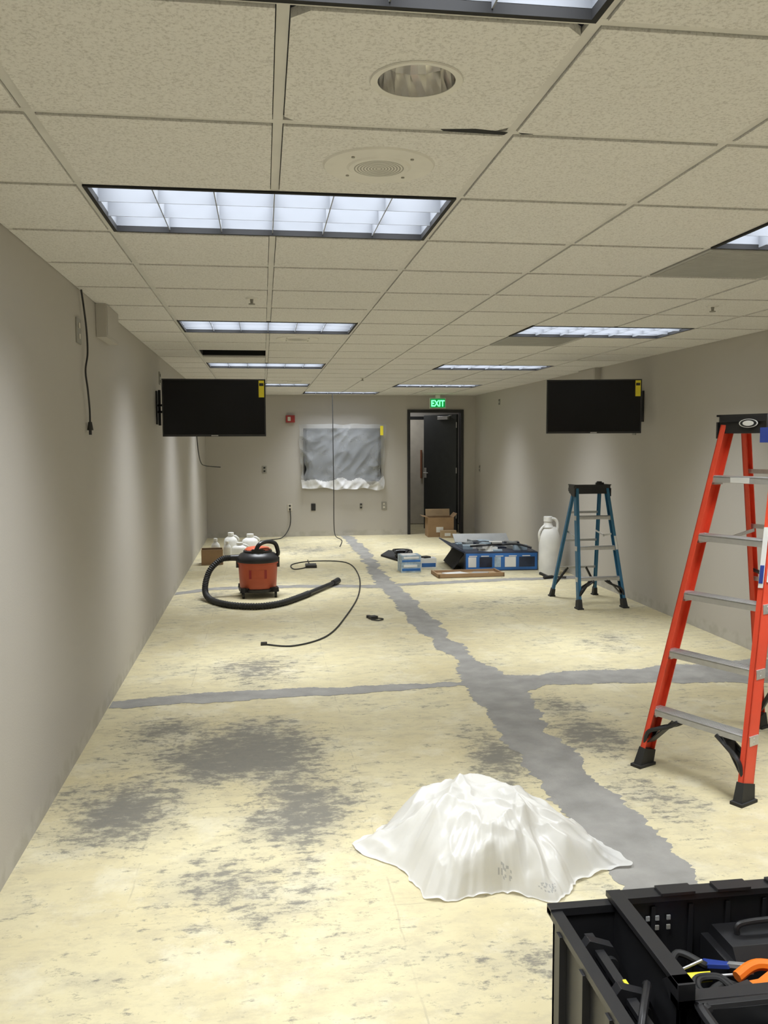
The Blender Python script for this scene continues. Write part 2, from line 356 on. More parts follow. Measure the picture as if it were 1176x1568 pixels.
# ---------------------------------------------------------------- cement trench patches
def interp(tab,x):
    tab=sorted(tab)
    if x<=tab[0][0]: return tab[0][1]
    for (a,c),(d,e) in zip(tab,tab[1:]):
        if x<=d: return c+(e-c)*(x-a)/(d-a)
    return tab[-1][1]
def jit(x,s,seed): return s*(noise.noise(Vector((x*3,seed,0)))+.6*noise.noise(Vector((x*9,seed+5,0)))+.35*noise.noise(Vector((x*30,seed+9,0)))+.2*noise.noise(Vector((x*80,seed+3,0))))
LT=[(14.82,1.30),(12.56,1.33),(11.18,1.31),(9.83,1.24),(8.57,1.27),(7.17,1.28),(6.56,1.33),(5.99,1.37),(5.54,1.28),(5.09,1.29),(4.23,1.25),(3.69,1.25),(3.2,1.25),(2.77,1.23),(0,1.23)]
RT=[(14.82,1.48),(12.68,1.54),(10.3,1.44),(9.12,1.49),(8.01,1.5),(7.13,1.51),(6.64,1.52),(6.11,1.54),(5.65,1.60),(5.25,1.67),(4.91,1.59),(4.4,1.55),(3.84,1.54),(3.33,1.57),(2.8,1.57),(0,1.57)]
b=MB()
def strip(f0,f1,a,c,n,z,alongy):
    vs=[];fs=[]
    for k in range(n+1):
        t=a+(c-a)*k/n; p,q=f0(t),f1(t)
        vs+=[(p,t,z),(q,t,z)] if alongy else [(t,p,z),(t,q,z)]
    for k in range(n): fs.append((2*k,2*k+1,2*k+3,2*k+2) if alongy else (2*k,2*k+2,2*k+3,2*k+1))
    b.add(vs,fs,CEMENT)
strip(lambda y:interp(LT,y)+jit(y,.075,1),lambda y:interp(RT,y)+jit(y,.075,2),0,14.8,1800,.0010,True)
A=[(-.95,5.31),(-.45,5.31),(.09,5.36),(.65,5.39),(1.35,5.46)];B=[(-.95,5.44),(-.45,5.54),(.09,5.56),(.65,5.55),(1.35,5.54)]
strip(lambda x:interp(A,x)+jit(x,.04,3),lambda x:interp(B,x)+jit(x,.04,4),-.945,1.36,400,.0014,False)
A=[(1.5,5.2),(1.67,5.28),(1.97,5.38),(2.54,5.34),(3.14,5.25),(3.67,5.2)];B=[(1.5,5.75),(1.58,5.66),(2.04,5.68),(2.71,5.71),(3.67,5.81)]
strip(lambda x:interp(A,x)+jit(x,.06,6),lambda x:interp(B,x)+jit(x,.06,7),1.5,3.665,400,.0014,False)
C=[(-.95,9.33),(-.54,9.60),(.32,9.61),(1.29,9.47),(1.56,9.54),(2.5,9.67),(3.67,9.75)]
strip(lambda x:interp(C,x)-.09+jit(x,.05,8),lambda x:interp(C,x)+.09+jit(x,.05,9),-.945,3.665,300,.0018,False)
b.done('floor_cement_patch',smooth=False,recalc=False)

# ---------------------------------------------------------------- TVs
def tv(name,c,rz,wall_x,wall_y,w=.90,h=.505):
    b=MB(); x0,x1=-w/2,w/2
    b.box((x0,-.012,-h/2),(x1,.02,h/2),BLACK); b.box((x0+.012,-.0135,-h/2+.018),(x1-.012,-.0115,h/2-.012),SCREEN)
    b.box((x0+.12,.02,-h/2+.05),(x1-.12,.055,h/2-.1),BLACK); b.box((-.03,-.0145,-h/2+.004),(.03,-.0115,-h/2+.012),ALU)
    b.box((x1-.06,-.016,h/2-.16),(x1-.012,-.0135,h/2-.012),YEL); b.box((x1-.055,-.0165,h/2-.06),(x1-.017,-.0158,h/2-.035),BLACK)
    M=Matrix.Translation(c)@Matrix.Rotation(rz,4,'Z')
    b.box((-.16,.055,-.12),(-.12,.075,.15),BLACK); b.box((.12,.055,-.12),(.16,.075,.15),BLACK); b.box((-.2,.07,-.03),(.2,.09,.05),BLACK)
    b.xform(M); back=M@Vector((0,.09,0)); s=1 if wall_x>0 else -1
    wall_x-=s*.001; wx=wall_x-s*.012
    b.box((min(wx,wall_x),wall_y-.06,c[2]-.14),(max(wx,wall_x),wall_y+.06,c[2]+.16),BLACK)
    elbow=Vector((wall_x-s*.10,back.y+.06,c[2]+.0))
    for dz in(.03,-.03):
        b.beam(back+Vector((0,0,dz)),elbow+Vector((0,0,dz)),.03,.018,BLACK,(0,0,1)); b.beam(elbow+Vector((0,0,dz)),(wx,wall_y,c[2]+dz),.03,.018,BLACK,(0,0,1))
    b.cyl(elbow-Vector((0,0,.07)),elbow+Vector((0,0,.07)),.018,.018,BLACK); b.cyl((wx-s*.015,wall_y,c[2]-.15),(wx-s*.015,wall_y,c[2]+.17),.012,.012,BLACK)
    return b.done(name,.003)
tv('wall_mounted_television',(-.42,7.85,1.905),0,XL,8.12)
tv('wall_mounted_television',(3.10,7.89,1.925),math.radians(-13),XR,8.1,.88)

# plastic wrapped television on back wall
b=MB(); b.box((.68,YB-.075,.94),(2.00,YB-.03,1.84),BLACK); b.box((.70,YB-.077,.965),(1.98,YB-.0745,1.82),SCREEN); b.box((1.0,YB-.03,1.1),(1.7,YB-.003,1.7),BLACK)
PLA=mat('plastic_film',(.66,.69,.73),.26,var=.15,scale=4,alpha=.33,spec=.7)
PLW=mat('plastic_film_bunched',(.80,.81,.83),.30,var=.15,scale=9,alpha=.72,spec=.6)
nx,nz_=110,84; vs=[];fs=[]
def ww(u,v):
    p=Vector((u*2.6+v*1.2,v*2.4,0)); q=Vector((u*5-v*3.5,v*5,5)); return .028*(1-abs(noise.noise(p))*1.8)+.014*(1-abs(noise.noise(q))*1.8)+.005*(1-abs(noise.noise(q*2.2)))
def e_fun(u,v): return min(1,min(u,1-u)*12)
for j in range(nz_+1):
    for i in range(nx+1):
        u,v=i/nx,j/nz_; zb=.83-.03*u+.05*noise.noise(Vector((u*6,2,0))); ztp=1.91+.02*noise.noise(Vector((u*7,8,0)))
        x=.60+1.49*u+.03*noise.noise(Vector((v*5,u,4)))+ (.10*(.5-u))*(1-v); z=zb+(ztp-zb)*v
        y=YB-.03-.062*e_fun(u,v)-ww(u*1.5,v)*(.75 if v>.2 else .75+.8*(.2-v)/.2)
        vs.append((x,y,z))
k=len(vs); f1=[];f2=[]
for j in range(nz_):
    for i in range(nx):
        q=(j*(nx+1)+i,j*(nx+1)+i+1,(j+1)*(nx+1)+i+1,(j+1)*(nx+1)+i)
        lim=11+13*noise.noise(Vector((i*.05,3,1)))
        (f2 if j<lim else f1).append(q)
b.add(vs,f1,PLA); o0=len(b.v)-k
kk=b.mi(PLW)
for f in f2: b.f.append(tuple(i+o0 for i in f)); b.m.append(kk)
b.box((1.98,YB-.155,1.72),(2.03,YB-.15,1.88),YEL)
b.done('plastic_wrapped_television',recalc=False)

# ---------------------------------------------------------------- wall fittings
def plate(name,wall,a,z,w=.075,h=.12,m=PLATE,dark=True,n=1):
    b=MB()
    if wall=='b':
        b.box((a-w/2,YB-.008,z-h/2),(a+w/2,YB,z+h/2),m)
        for s in(-.028,.028): b.box((a-.016,YB-.011,z+s-.014),(a+.016,YB-.008,z+s+.014),BLACK if dark else IVORY)
    else:
        X,s=(XL,1) if wall=='l' else (XR,-1)
        xs=sorted((X,X+s*.008)); b.box((xs[0],a-w/2,z-h/2),(xs[1],a+w/2,z+h/2),m)
        xs=sorted((X+s*.008,X+s*.012))
        for q in(-.028,.028): b.box((xs[0],a-.016,z+q-.014),(xs[1],a+.016,z+q+.014),BLACK if dark else IVORY)
    return b.done(name,.002)
plate('light_switch','b',.02,1.15); plate('wall_outlet','b',.44,.50,m=IVORY); plate('wall_outlet','b',.84,.50,m=BLACK); plate('wall_outlet','b',1.66,.51,w=.05,h=.08)
plate('cover_plate','b',2.06,.51,w=.09,h=.13,dark=False); plate('light_switch','r',14.47,1.15); plate('thermostat','r',13.25,2.22,m=PLATE,h=.09)
plate('wall_outlet','l',4.77,2.18,w=.11,h=.13,m=PLATE,dark=False); plate('wall_outlet','l',8.4,2.2,w=.1,h=.12); plate('wall_outlet','r',8.25,1.72,w=.08,h=.12)
b=MB(); b.box((.39,YB-.05,1.94),(.54,YB-.001,2.06),REDP); b.box((.42,YB-.056,1.965),(.47,YB-.05,2.035),IVORY); b.cyl((.505,YB-.05,2.0),(.505,YB-.06,2.0),.018,.018,REDP); b.done('fire_alarm_strobe',.004)
b=MB(); b.box((XL+.001,5.28,2.21),(-.889,5.71,T-.008),WALL); b.box((-.889,5.30,2.222),(-.886,5.69,T-.015),WALL); b.done('wall_box_soffit',.004)
b=MB(); b.box((XR-.07,9.15,2.25),(XR-.001,9.64,T-.008),WALL); b.box((XR-.073,9.17,2.262),(XR-.07,9.62,T-.015),WALL); b.done('wall_box_soffit',.004)

# exit sign
EXG=mat('exit_green_face',(.01,.12,.03),.4,emit=(.0,.35,.07,.6)); EXL=mat('exit_letters',(.2,1,.3),.4,emit=(.12,1,.30,2.5))
b=MB(); b.box((2.80,14.50,2.17),(3.08,14.53,2.345),SPRW); b.box((2.812,14.496,2.182),(3.068,14.50,2.333),EXG); b.box((2.90,14.50,2.345),(2.98,14.53,T-.008),SPRW)
cu=bpy.data.curves.new('t','FONT'); cu.body='EXIT'; cu.size=.145; cu.extrude=.002; cu.offset=.004; cu.align_x='CENTER'
to=bpy.data.objects.new('t',cu); bpy.context.collection.objects.link(to); bpy.context.view_layer.update()
me=bpy.data.meshes.new_from_object(to.evaluated_get(bpy.context.evaluated_depsgraph_get()))
M=Matrix.Translation((2.94,14.494,2.205))@Matrix.Rotation(math.radians(90),4,'X')@Matrix.Diagonal((.78,1,1,1))
b.add([M@v.co for v in me.vertices],[tuple(p.vertices) for p in me.polygons],EXL)
bpy.data.objects.remove(to); b.done('exit_sign',smooth=False)

# ---------------------------------------------------------------- cables
def cable(name,pts,r=.006,extra=None,m=RUB):
    b=MB(); b.tube(pts,r,m)
    if extra: extra(b)
    return b.done(name)
cable('hanging_cable',[(XL+.02,4.79,2.395),(XL+.02,4.84,2.32),(XL+.02,4.90,2.2),(XL+.02,4.91,2.08),(XL+.02,4.84,1.98),(XL+.025,4.86,1.88),(XL+.02,4.92,1.78),(XL+.02,4.92,1.70)],.005,
   lambda b:(b.cyl((XL+.02,4.92,1.71),(XL+.02,4.92,1.665),.010,.017,RUB,12),b.cyl((XL+.02,4.92,1.69),(XL+.02,4.92,1.64),.008,.008,BLACK,8)))
z=.007
cable('floor_cable',[(0,6.81,z),(.22,6.73,z),(.5,7.04,z),(.73,7.82,z),(.98,9.0,z),(1.12,10.35,z),(1.07,11.41,z),(.65,11.61,z),(.36,11.34,z),(.37,10.9,z),(.56,11.12,z),(.58,11.7,.01)],.007,
   lambda b:(b.box((-.04,6.80,0),(.01,6.84,.022),BLACK),b.box((.52,11.0,0),(.66,11.2,.035),BLACK)))
cable('ceiling_drop_cable',[(1.14,14.3,T-.01),(1.145,14.3,1.6),(1.15,14.3,.8),(1.15,14.32,.25),(1.17,14.25,.06),(1.25,14.0,.012),(1.15,13.2,.008)],.007)
cable('wall_cable',[(.44,YB-.02,.47),(.45,YB-.04,.3),(.42,YB-.06,.15),(.30,YB-.3,.02),(.1,14.3,.01),(-.1,14.1,.01)],.008)
cable('television_cable',[(XL+.02,12.6,1.75),(XL+.03,12.7,1.5),(XL+.05,12.9,1.32),(XL+.10,13.2,1.26),(XL+.3,13.5,1.23)],.007)
b=MB(); b.box((.93,7.66,0),(1.0,7.72,.03),BLACK,.4); b.tube([(.99,7.69,.01),(1.05,7.64,.01),(1.0,7.58,.01),(.94,7.62,.01)],.006,RUB); b.cyl((.93,7.75,.0),(.93,7.75,.025),.02,.02,BLACK,12); b.done('power_adapter',.003)

# ---------------------------------------------------------------- shop vacuum
b=MB(); c=(-.07,9.12,0)
b.lathe([(.0,.075),(.185,.075),(.19,.10),(.205,.34),(.215,.345),(.215,.365),(.2,.365)],c,ORANGE,40)
b.lathe([(.218,.36),(.222,.375),(.215,.41),(.18,.445),(.14,.46),(.13,.47)],c,BLACK,40)
b.lathe([(.135,.46),(.135,.485),(.115,.505),(.06,.515),(0,.518)],c,ORANGE,32)
b.lathe([(.15,.455),(.15,.475),(.136,.48)],c,BLACK,32)
for a in range(12):
    q=2*math.pi*a/12; b.box((c[0]+.13*math.cos(q)-.006,c[1]+.13*math.sin(q)-.006,.46),(c[0]+.13*math.cos(q)+.010,c[1]+.13*math.sin(q)+.010,.49),BLACK)
b.tube([(c[0]-.02,c[1]-.12,.48),(c[0]+.02,c[1]-.13,.55),(c[0]+.10,c[1]-.06,.57),(c[0]+.18,c[1]-.02,.545),(c[0]+.21,c[1]-.01,.46),(c[0]+.205,c[1],.42)],.022,BLACK,10)
b.box((c[0]-.06,c[1]-.145,.45),(c[0]+.06,c[1]-.10,.50),BLACK)
for s in(-1,1): b.box((c[0]+s*.205-.02,c[1]-.04,.30),(c[0]+s*.205+.02,c[1]+.04,.40),BLACK)
for k in range(-3,4):
    a=-math.pi/2+k*.13; r=.203; b.beam((c[0]+r*math.cos(a),c[1]+r*math.sin(a),.20),(c[0]+r*math.cos(a),c[1]+r*math.sin(a),.29),.028,.004,REDP if abs(k)>2 else ORANGE,(math.cos(a),math.sin(a),0))
b.lathe([(.0,.055),(.20,.055),(.205,.07),(.205,.085),(.19,.09)],c,BLACK,36)
for a in (45,135,225,315):
    q=math.radians(a+5); px,py=c[0]+.235*math.cos(q),c[1]+.235*math.sin(q)
    b.beam((c[0]+.17*math.cos(q),c[1]+.17*math.sin(q),.075),(px,py,.085),.07,.045,BLACK,(0,0,1)); b.cyl((px,py,.06),(px,py,.105),.035,.03,BLACK,16)
    b.cyl((px-.013,py,.032),(px+.013,py,.032),.032,.032,RUB,18)
b.cyl((c[0]-.18,c[1],.40),(c[0]-.28,c[1]-.0,.40),.035,.032,BLACK)
b.tube([(-.34,9.12,.40),(-.44,9.10,.39),(-.55,9.05,.30),(-.60,9.0,.18),(-.60,8.90,.075),(-.53,8.72,.032),(-.38,8.47,.032),(-.20,8.34,.032),(-.02,8.32,.032),(.16,8.45,.032),(.33,8.72,.032),(.45,8.95,.032)],.030,RUB,12,14,.10)
b.cyl((.44,8.93,.032),(.78,9.62,.036),.027,.022,BLACK,16); b.cyl((.75,9.56,.036),(.82,9.70,.04),.030,.036,BLACK,16)
b.done('shop_vacuum',.0)

# ---------------------------------------------------------------- stepladders
def ladder(name,org,xd,W,Wt,D,yt,Hh,n,fg,spread,rw,extras=None):
    b=MB(); xd=Vector((xd[0],xd[1],0)).normalized(); yd=Vector((-xd.y,xd.x,0))
    def rail(s,z):
        t=z/Hh; return Vector((s*(W/2+(Wt/2-W/2)*t),yt*t,z))
    def rear(s,z):
        t=z/Hh; return Vector((s*(W*.5+.005+(Wt/2-.03-W/2)*t),D+(yt+.09-D)*t,z))
    for s in(-1,1):
        b.channel(rail(s,.03),rail(s,Hh-.02),.028,rw,.005,fg,(0,1,0),s)
        b.channel(rear(s,.03),rear(s,Hh-.05),.026,rw*.6,.005,fg,(0,1,0),s)
        for fn,w in((rail,rw),(rear,rw*.65)):
            p0=fn(s,0);p1=fn(s,.085); b.beam(p0,p1,.045,w*1.25,RUB,(0,1,0),.036,w*1.08)
            b.box((p0.x-.03,p0.y-w*.75,0),(p0.x+.03,p0.y+w*.75,.014),RUB)
    sp=Hh/(n+1)
    for k in range(1,n+1):
        z=sp*k; a=rail(-1,z);c=rail(1,z); d=rw*1.0
        b.box((a.x+.006,a.y-d/2,z-.006),(c.x-.006,a.y+d/2,z+.001),ALU); b.box((a.x+.006,a.y-d/2,z-.030),(c.x-.006,a.y-d/2+.003,z),ALU); b.box((a.x+.006,a.y+d/2-.003,z-.030),(c.x-.006,a.y+d/2,z),ALU)
        for q in range(6):
            yy=a.y-d/2+d*(q+.5)/6; b.box((a.x+.01,yy-.002,z+.001),(c.x-.01,yy+.002,z+.0035),ALU)
        for s,p in((-1,a),(1,c)):
            b.box((p.x-.019,p.y-d*.42,z-.04),(p.x+.019,p.y+d*.42,z+.004),ALU)
            for dz in(-.028,-.01): b.cyl((p.x+s*.014,p.y,z+dz),(p.x+s*.020,p.y,z+dz),.006,.006,ALU,8)
    z1=sp
    for s in(-1,1):
        a=rail(s,z1*.42); c=rail(s,z1-.03); e=Vector((c.x-s*.15,c.y,z1-.03))
        for dy in(-.5,.5):
            off=Vector((0,dy*rw*.8,0)); pts=[a+off,a+off+Vector((-s*.025,0,z1*.22)),e+off+Vector((s*.05,0,-.035)),e+off]; b.tube(pts,.011,BLACK,6,5)
        b.beam(a+Vector((-s*.01,0,0)),e+Vector((s*.03,0,0)),.006,rw*.8,BLACK,(0,1,0))
    for k in range(1,n+1):
        z=sp*k+.02; a=rear(-1,z);c=rear(1,z); b.beam(a,c,.022,.012,ALU,(0,1,0))
        if k==1:
            for s,p in((-1,a),(1,c)):
                q=rear(s,z*.35); b.beam(q,p+Vector((-s*.11,0,0)),.02,.02,BLACK,(0,1,0))
    zs=sp*spread
    for s in(-1,1):
        a=rail(s,zs)+Vector((-s*.018,0,0));c=rear(s,zs)+Vector((-s*.018,0,0)); m=(a+c)/2+Vector((0,0,-.03))
        b.beam(a,m,.018,.004,ALU,(1,0,0)); b.beam(m,c,.018,.004,ALU,(1,0,0)); b.cyl(m-Vector((.008,0,0)),m+Vector((.008,0,0)),.014,.014,ALU,12)
    y0,y1=yt-rw*.75,yt+.09+rw*.55; w=Wt/2+.035
    b.prism([(-w,y0+.02),(-w+.02,y0),(w-.02,y0),(w,y0+.02),(w,y1-.02),(w-.02,y1),(-w+.02,y1),(-w,y1-.02)],'z',Hh-.02,Hh+.006,BLACK)
    b.prism([(-w+.01,y0+.01),(w-.01,y0+.01),(w-.01,y1-.01),(-w+.01,y1-.01)],'z',Hh-.075,Hh-.02,BLACK)
    for s in(-1,1):
        b.prism([(y0+.0,Hh-.10),(y0+rw,Hh-.10),(y1-.01,Hh-.05),(y1-.01,Hh-.02),(y0,Hh-.02)],'x',s*w-.008*s,s*w,BLACK)
        b.box((s*(w-.012)-.01,y0,Hh+.006),(s*(w-.012)+.01,y1,Hh+.016),BLACK)
    b.box((-w,y0,Hh+.006),(w,y0+.012,Hh+.016),BLACK)
    if extras: extras(b,rail,rear,w,y0,y1)
    M=Matrix.Translation((org[0],org[1],0))@Matrix(((xd.x,yd.x,0,0),(xd.y,yd.y,0,0),(0,0,1,0),(0,0,0,1)))
    b.xform(M); return b.done(name,.002)
def ex_red(b,rail,rear,w,y0,y1):
    for rr,mm,dd in((.05,WHITEP,.001),(.044,BLACK,.002),(.03,WHITEP,.003)):
        i=len(b.v); b.lathe([(0,0),(rr,0),(rr,.001),(0,.001)],(0,0,0),mm,24,1.0,.42)
        b.xform(Matrix.Translation((0,y0+.0-dd,Hred-.028))@Matrix.Rotation(math.radians(90),4,'X'),i)
    o=Vector((.0165,0,0)); b.beam(rail(1,.95)+o,rail(1,1.18)+o,.002,.05,WHITEP,(0,1,0)); o=Vector((.018,0,0)); b.beam(rail(1,.98)+o,rail(1,1.06)+o,.002,.045,BLUEL,(0,1,0))
    o=Vector((0,-.043,0)); b.beam(rail(1,.93)+o,rail(1,1.2)+o,.024,.002,WHITEP,(0,1,0)); o=Vector((0,-.0445,0)); b.beam(rail(1,.95)+o,rail(1,1.03)+o,.02,.002,BLUEL,(0,1,0))
    p=rail(0,Hred*5/6); b.box((-.05,p.y-.045,p.z-.028),(.05,p.y-.043,p.z-.002),WHITEP)
    b.box((.08,y0-.03,Hred-.12),(.14,y0-.012,Hred-.05),BLUEL); b.tube([(.11,y0-.02,Hred-.05),(.11,y0-.015,Hred+.01),(.11,y0+.03,Hred+.02)],.006,RUB,6,4)
    a=rear(-1,.92); c=rear(1,.97); m=(a+c)/2+Vector((0,-.05,-.04)); b.tube([a,m,c],.010,BLACK,6,8)
Hred=1.705
ladder('red_stepladder',(1.957,3.705),(.44,-.9),.55,.28,1.0,.43,Hred,5,REDFG,4.0,.078,ex_red)
def ex_blue(b,rail,rear,w,y0,y1):
    b.cyl((.09,y0+.06,1.166),(.09,y0+.06,1.205),.03,.025,BLACK,16); b.cyl((.05,y0+.05,1.18),(.13,y0+.05,1.18),.015,.015,BLACK,10)
    o=Vector((0,-.035,0)); b.beam(rail(1,.55)+o,rail(1,.68)+o,.022,.002,WHITEP,(0,1,0))
ladder('blue_stepladder',(3.2,7.86),(1,.03),.46,.31,.72,.30,1.16,3,BLUEFG,2.4,.065,ex_blue)

# ---------------------------------------------------------------- draped plastic sheet
SH=bpy.data.materials.new('white_poly_sheet'); SH.use_nodes=True; nt=SH.node_tree; N=nt.nodes; L=nt.links; pb=N['Principled BSDF']
pb.inputs['Base Color'].default_value=(.84,.835,.81,1); pb.inputs['Roughness'].default_value=.28; pb.inputs['Alpha'].default_value=.88
tr=N.new('ShaderNodeBsdfTranslucent'); tr.inputs[0].default_value=(.88,.86,.81,1); mx=N.new('ShaderNodeMixShader'); mx.inputs[0].default_value=.25
nn=N.new('ShaderNodeTexNoise'); nn.inputs['Scale'].default_value=9; nn.inputs['Detail'].default_value=3; bp=N.new('ShaderNodeBump'); bp.inputs['Strength'].default_value=.35; bp.inputs['Distance'].default_value=.02
tcn=N.new('ShaderNodeTexCoord'); L.new(tcn.outputs['Object'],nn.inputs['Vector']); L.new(nn.outputs['Fac'],bp.inputs['Height']); L.new(bp.outputs['Normal'],pb.inputs['Normal'])
L.new(pb.outputs[0],mx.inputs[1]); L.new(tr.outputs[0],mx.inputs[2]); L.new(mx.outputs[0],N['Material Output'].inputs[0])
PRN=mat('printed_mark_grey',(.50,.50,.49),.5)
out=[(.34,3.33),(.355,3.21),(.48,3.09),(.54,2.89),(.62,2.83),(.72,2.85),(.82,2.86),(.90,2.82),(.98,2.77),(1.05,2.83),(1.14,2.91),(1.27,2.97),(1.35,2.98),(1.33,3.12),(1.26,3.28),(1.14,3.42),(.98,3.5),(.8,3.52),(.62,3.5),(.47,3.44)]
hr=[(.34,.01),(.42,.06),(.50,.13),(.58,.19),(.66,.215),(.76,.225),(.84,.22),(.94,.20),(1.04,.165),(1.12,.115),(1.22,.055),(1.35,.01)]
b=MB(); na,nr=300,110; vs=[];cx,cy=.84,3.14
def cr(P,t):
    n=len(P); i=int(t*n)%n; f=t*n-int(t*n); a,c,d,e=[Vector(P[(i+k-1)%n]) for k in range(4)]
    return .5*((2*c)+(d-a)*f+(2*a-5*c+4*d-e)*f*f+(3*c-a-3*d+e)*f**3)
def rdg(p): return 1-min(1,abs(noise.noise(p))*3.2)
def sstep(a,b_,x):
    x=max(0,min(1,(x-a)/(b_-a))); return x*x*(3-2*x)
def lnr(x,y,ax,ay,bx,by,w):   # soft crease along a segment
    dx,dy=bx-ax,by-ay; t=max(0,min(1,((x-ax)*dx+(y-ay)*dy)/(dx*dx+dy*dy))); d=math.hypot(x-ax-dx*t,y-ay-dy*t); return math.exp(-(d/w)**1.5)
for k in range(na):
    o=cr(out,k/na); th=math.atan2(o.y-cy,o.x-cx)
    oj=1+.05*noise.noise(Vector((math.cos(th)*5,math.sin(th)*5,1)))+.03*noise.noise(Vector((math.cos(th)*14,math.sin(th)*14,2)))
    for j in range(nr+1):
        t=j/nr; x=cx+(o.x-cx)*t*oj; y=cy+(o.y-cy)*t*oj
        hw=interp(hr,x); hw=(hw+interp(hr,x-.05)+interp(hr,x+.05))/3; prof=(1-t**3.0) if t<1 else 0
        z=hw*prof
        edge=sstep(0,.25,1-t)
        wx_=noise.noise(Vector((x*2.2,y*2.2,9)))*.25; wy_=noise.noise(Vector((x*2.2,y*2.2,17)))*.25
        c1=rdg(Vector(((x+wx_)*2.9,(y+wy_)*2.5,2.3))); c2=rdg(Vector(((x+wy_)*6.5,(y+wx_)*5.0,7.1))); c4=rdg(Vector(((x-wx_)*11,(y+wy_)*9,4.4)))
        z+=(.045*c1**1.4+.022*c2**1.4+.007*c4**1.4)*edge
        xw=x+wx_*.18; yw=y+wy_*.18
        z+=edge*max(.032*lnr(xw,yw,.94,3.04,.84,2.88,.030),.024*lnr(xw,yw,.96,3.04,1.05,2.88,.028),.020*lnr(xw,yw,1.0,3.08,1.22,3.02,.030),.022*lnr(xw,yw,.86,3.07,.66,3.01,.035),.018*lnr(xw,yw,.64,3.12,.56,2.92,.035))
        z-=edge*max(.034*lnr(xw,yw,.89,3.01,.90,2.86,.032),.028*lnr(xw,yw,.975,3.00,.985,2.84,.030),.026*lnr(xw,yw,.74,3.02,.72,2.88,.05))
        g=math.exp(-(((x-.78)/.10)**2+((y-2.895)/.028)**2)); z+=.045*g*sstep(0,.12,1-t)
        z+=.003*noise.noise(Vector((x*24,y*24,0)))*sstep(0,.15,1-t)
        z=max(z,.004+.020*abs(noise.noise(Vector((th*5,t*3,0)))))
        vs.append((x,y,z))
fs=[];fp=[]
for k in range(na):
    q=(k+1)%na
    for j in range(nr):
        f=(k*(nr+1)+j,k*(nr+1)+j+1,q*(nr+1)+j+1,q*(nr+1)+j)
        x,y,_=vs[f[0]]
        mark=(y<3 and 99<=j<=103 and (.80<x<.85 or .93<x<.99)) and noise.noise(Vector((x*160,j*.9,1)))>.05
        (fp if mark else fs).append(f)
b.add(vs,fs,SH); kk=b.mi(PRN)
for f in fp: b.f.append(f); b.m.append(kk)
o=b.done('plastic_sheet')
bm=bmesh.new(); bm.from_mesh(o.data); bmesh.ops.remove_doubles(bm,verts=bm.verts,dist=.0003); bmesh.ops.recalc_face_normals(bm,faces=bm.faces); bm.to_mesh(o.data); bm.free()
for e in o.data.edges: e.use_edge_sharp=False

# ---------------------------------------------------------------- tool tote
b=MB(); X0,X1,Y0,Y1,ZT=.70,1.56,1.22,2.0,.445; w=.014; XD=.855
b.box((X0+.02,Y0+.02,0),(X1-.02,Y1-.02,.03),BLACK)
b.box((X0,Y0,.03),(X0+w,Y1,ZT-.03),BLACK); b.box((X1-w,Y0,.03),(X1,Y1,ZT),BLACK); b.box((X0,Y0,.03),(X1,Y0+w,ZT-.04),BLACK); b.box((X0,Y1-w,.03),(X1,Y1,ZT-.01),BLACK)
b.box((X0-.012,Y0-.015,ZT-.03),(X0+.018,Y1+.012,ZT-.012),BLACK); b.box((X0-.012,Y1-.018,ZT-.026),(XD,Y1+.012,ZT-.006),BLACK)
b.box((XD,1.64,.03),(XD+.016,Y1,ZT+.006),BLACK); b.box((XD,1.64,.03),(X1,1.656,ZT-.03),BLACK)
b.box((XD-.012,1.63,ZT),(XD+.026,Y1+.015,ZT+.014),BLACK); b.box((XD-.012,1.625,ZT-.04),(X1,1.66,ZT-.022),BLACK)
b.prism([(1.625,ZT+.014),(1.66,ZT+.014),(1.70,ZT-.02),(1.66,ZT-.04),(1.625,ZT-.04)],'x',XD-.012,XD+.026,BLACK)
b.box((XD+.026,Y1-.028,ZT-.004),(X1+.012,Y1+.015,ZT+.012),BLACK); b.box((X1-.03,Y0-.015,ZT-.005),(X1+.012,Y1-.028,ZT+.012),BLACK)
for x in(.97,1.12,1.27,1.42): b.box((x,Y1-.032,ZT+.012),(x+.09,Y1+.010,ZT+.020),BLACK)
for y in(1.3,1.45,1.6,1.75,1.9): b.box((X0-.018,y,.05),(X0,y+.025,ZT-.03),BLACK)
for x in(.95,1.05,1.15,1.25,1.35,1.45): b.box((x,Y1-w-.006,.06),(x+.012,Y1-w,ZT-.02),BLACK)
b.box((X0+w,Y0+w,.20),(XD,Y1-w,.215),BLACKM)
for y,dz in((1.50,0),(1.68,.0),(1.86,.0)):
    b.prism([(.722,.40),(.742,.425),(.80,.405),(.838,.33),(.838,.24),(.815,.24),(.81,.32),(.785,.375),(.74,.385)],'y',y,y+.028,BLACK)
    b.cyl((.79,y-.012,.365),(.79,y+.042,.365),.020,.020,BLACKM,18); b.cyl((.79,y-.014,.365),(.79,y+.044,.365),.008,.008,PLATE,10)
b.beam((.765,1.46,.395),(.765,1.93,.395),.022,.014,BLACK,(0,0,1)); b.beam((.825,1.48,.30),(.825,1.93,.30),.05,.014,BLACK,(1,0,0))
b.tube([(.73,1.56,.40),(.755,1.60,.43),(.80,1.68,.425),(.83,1.75,.38)],.009,BLACK,8); b.prism([(1.70,.405),(1.74,.405),(1.735,.37),(1.705,.365)],'x',.770,.778,YEL)
for x in(.935,.96,.99):
    for z_ in(.39,.365): b.box((x,Y1-w-.009,z_),(x+.010,Y1-w-.005,z_+.012),GREYF if z_>.37 else PLATE)
b.box((XD+.02,Y0+.02,.08),(X1-.02,Y1-.02,.10),BLACKM)
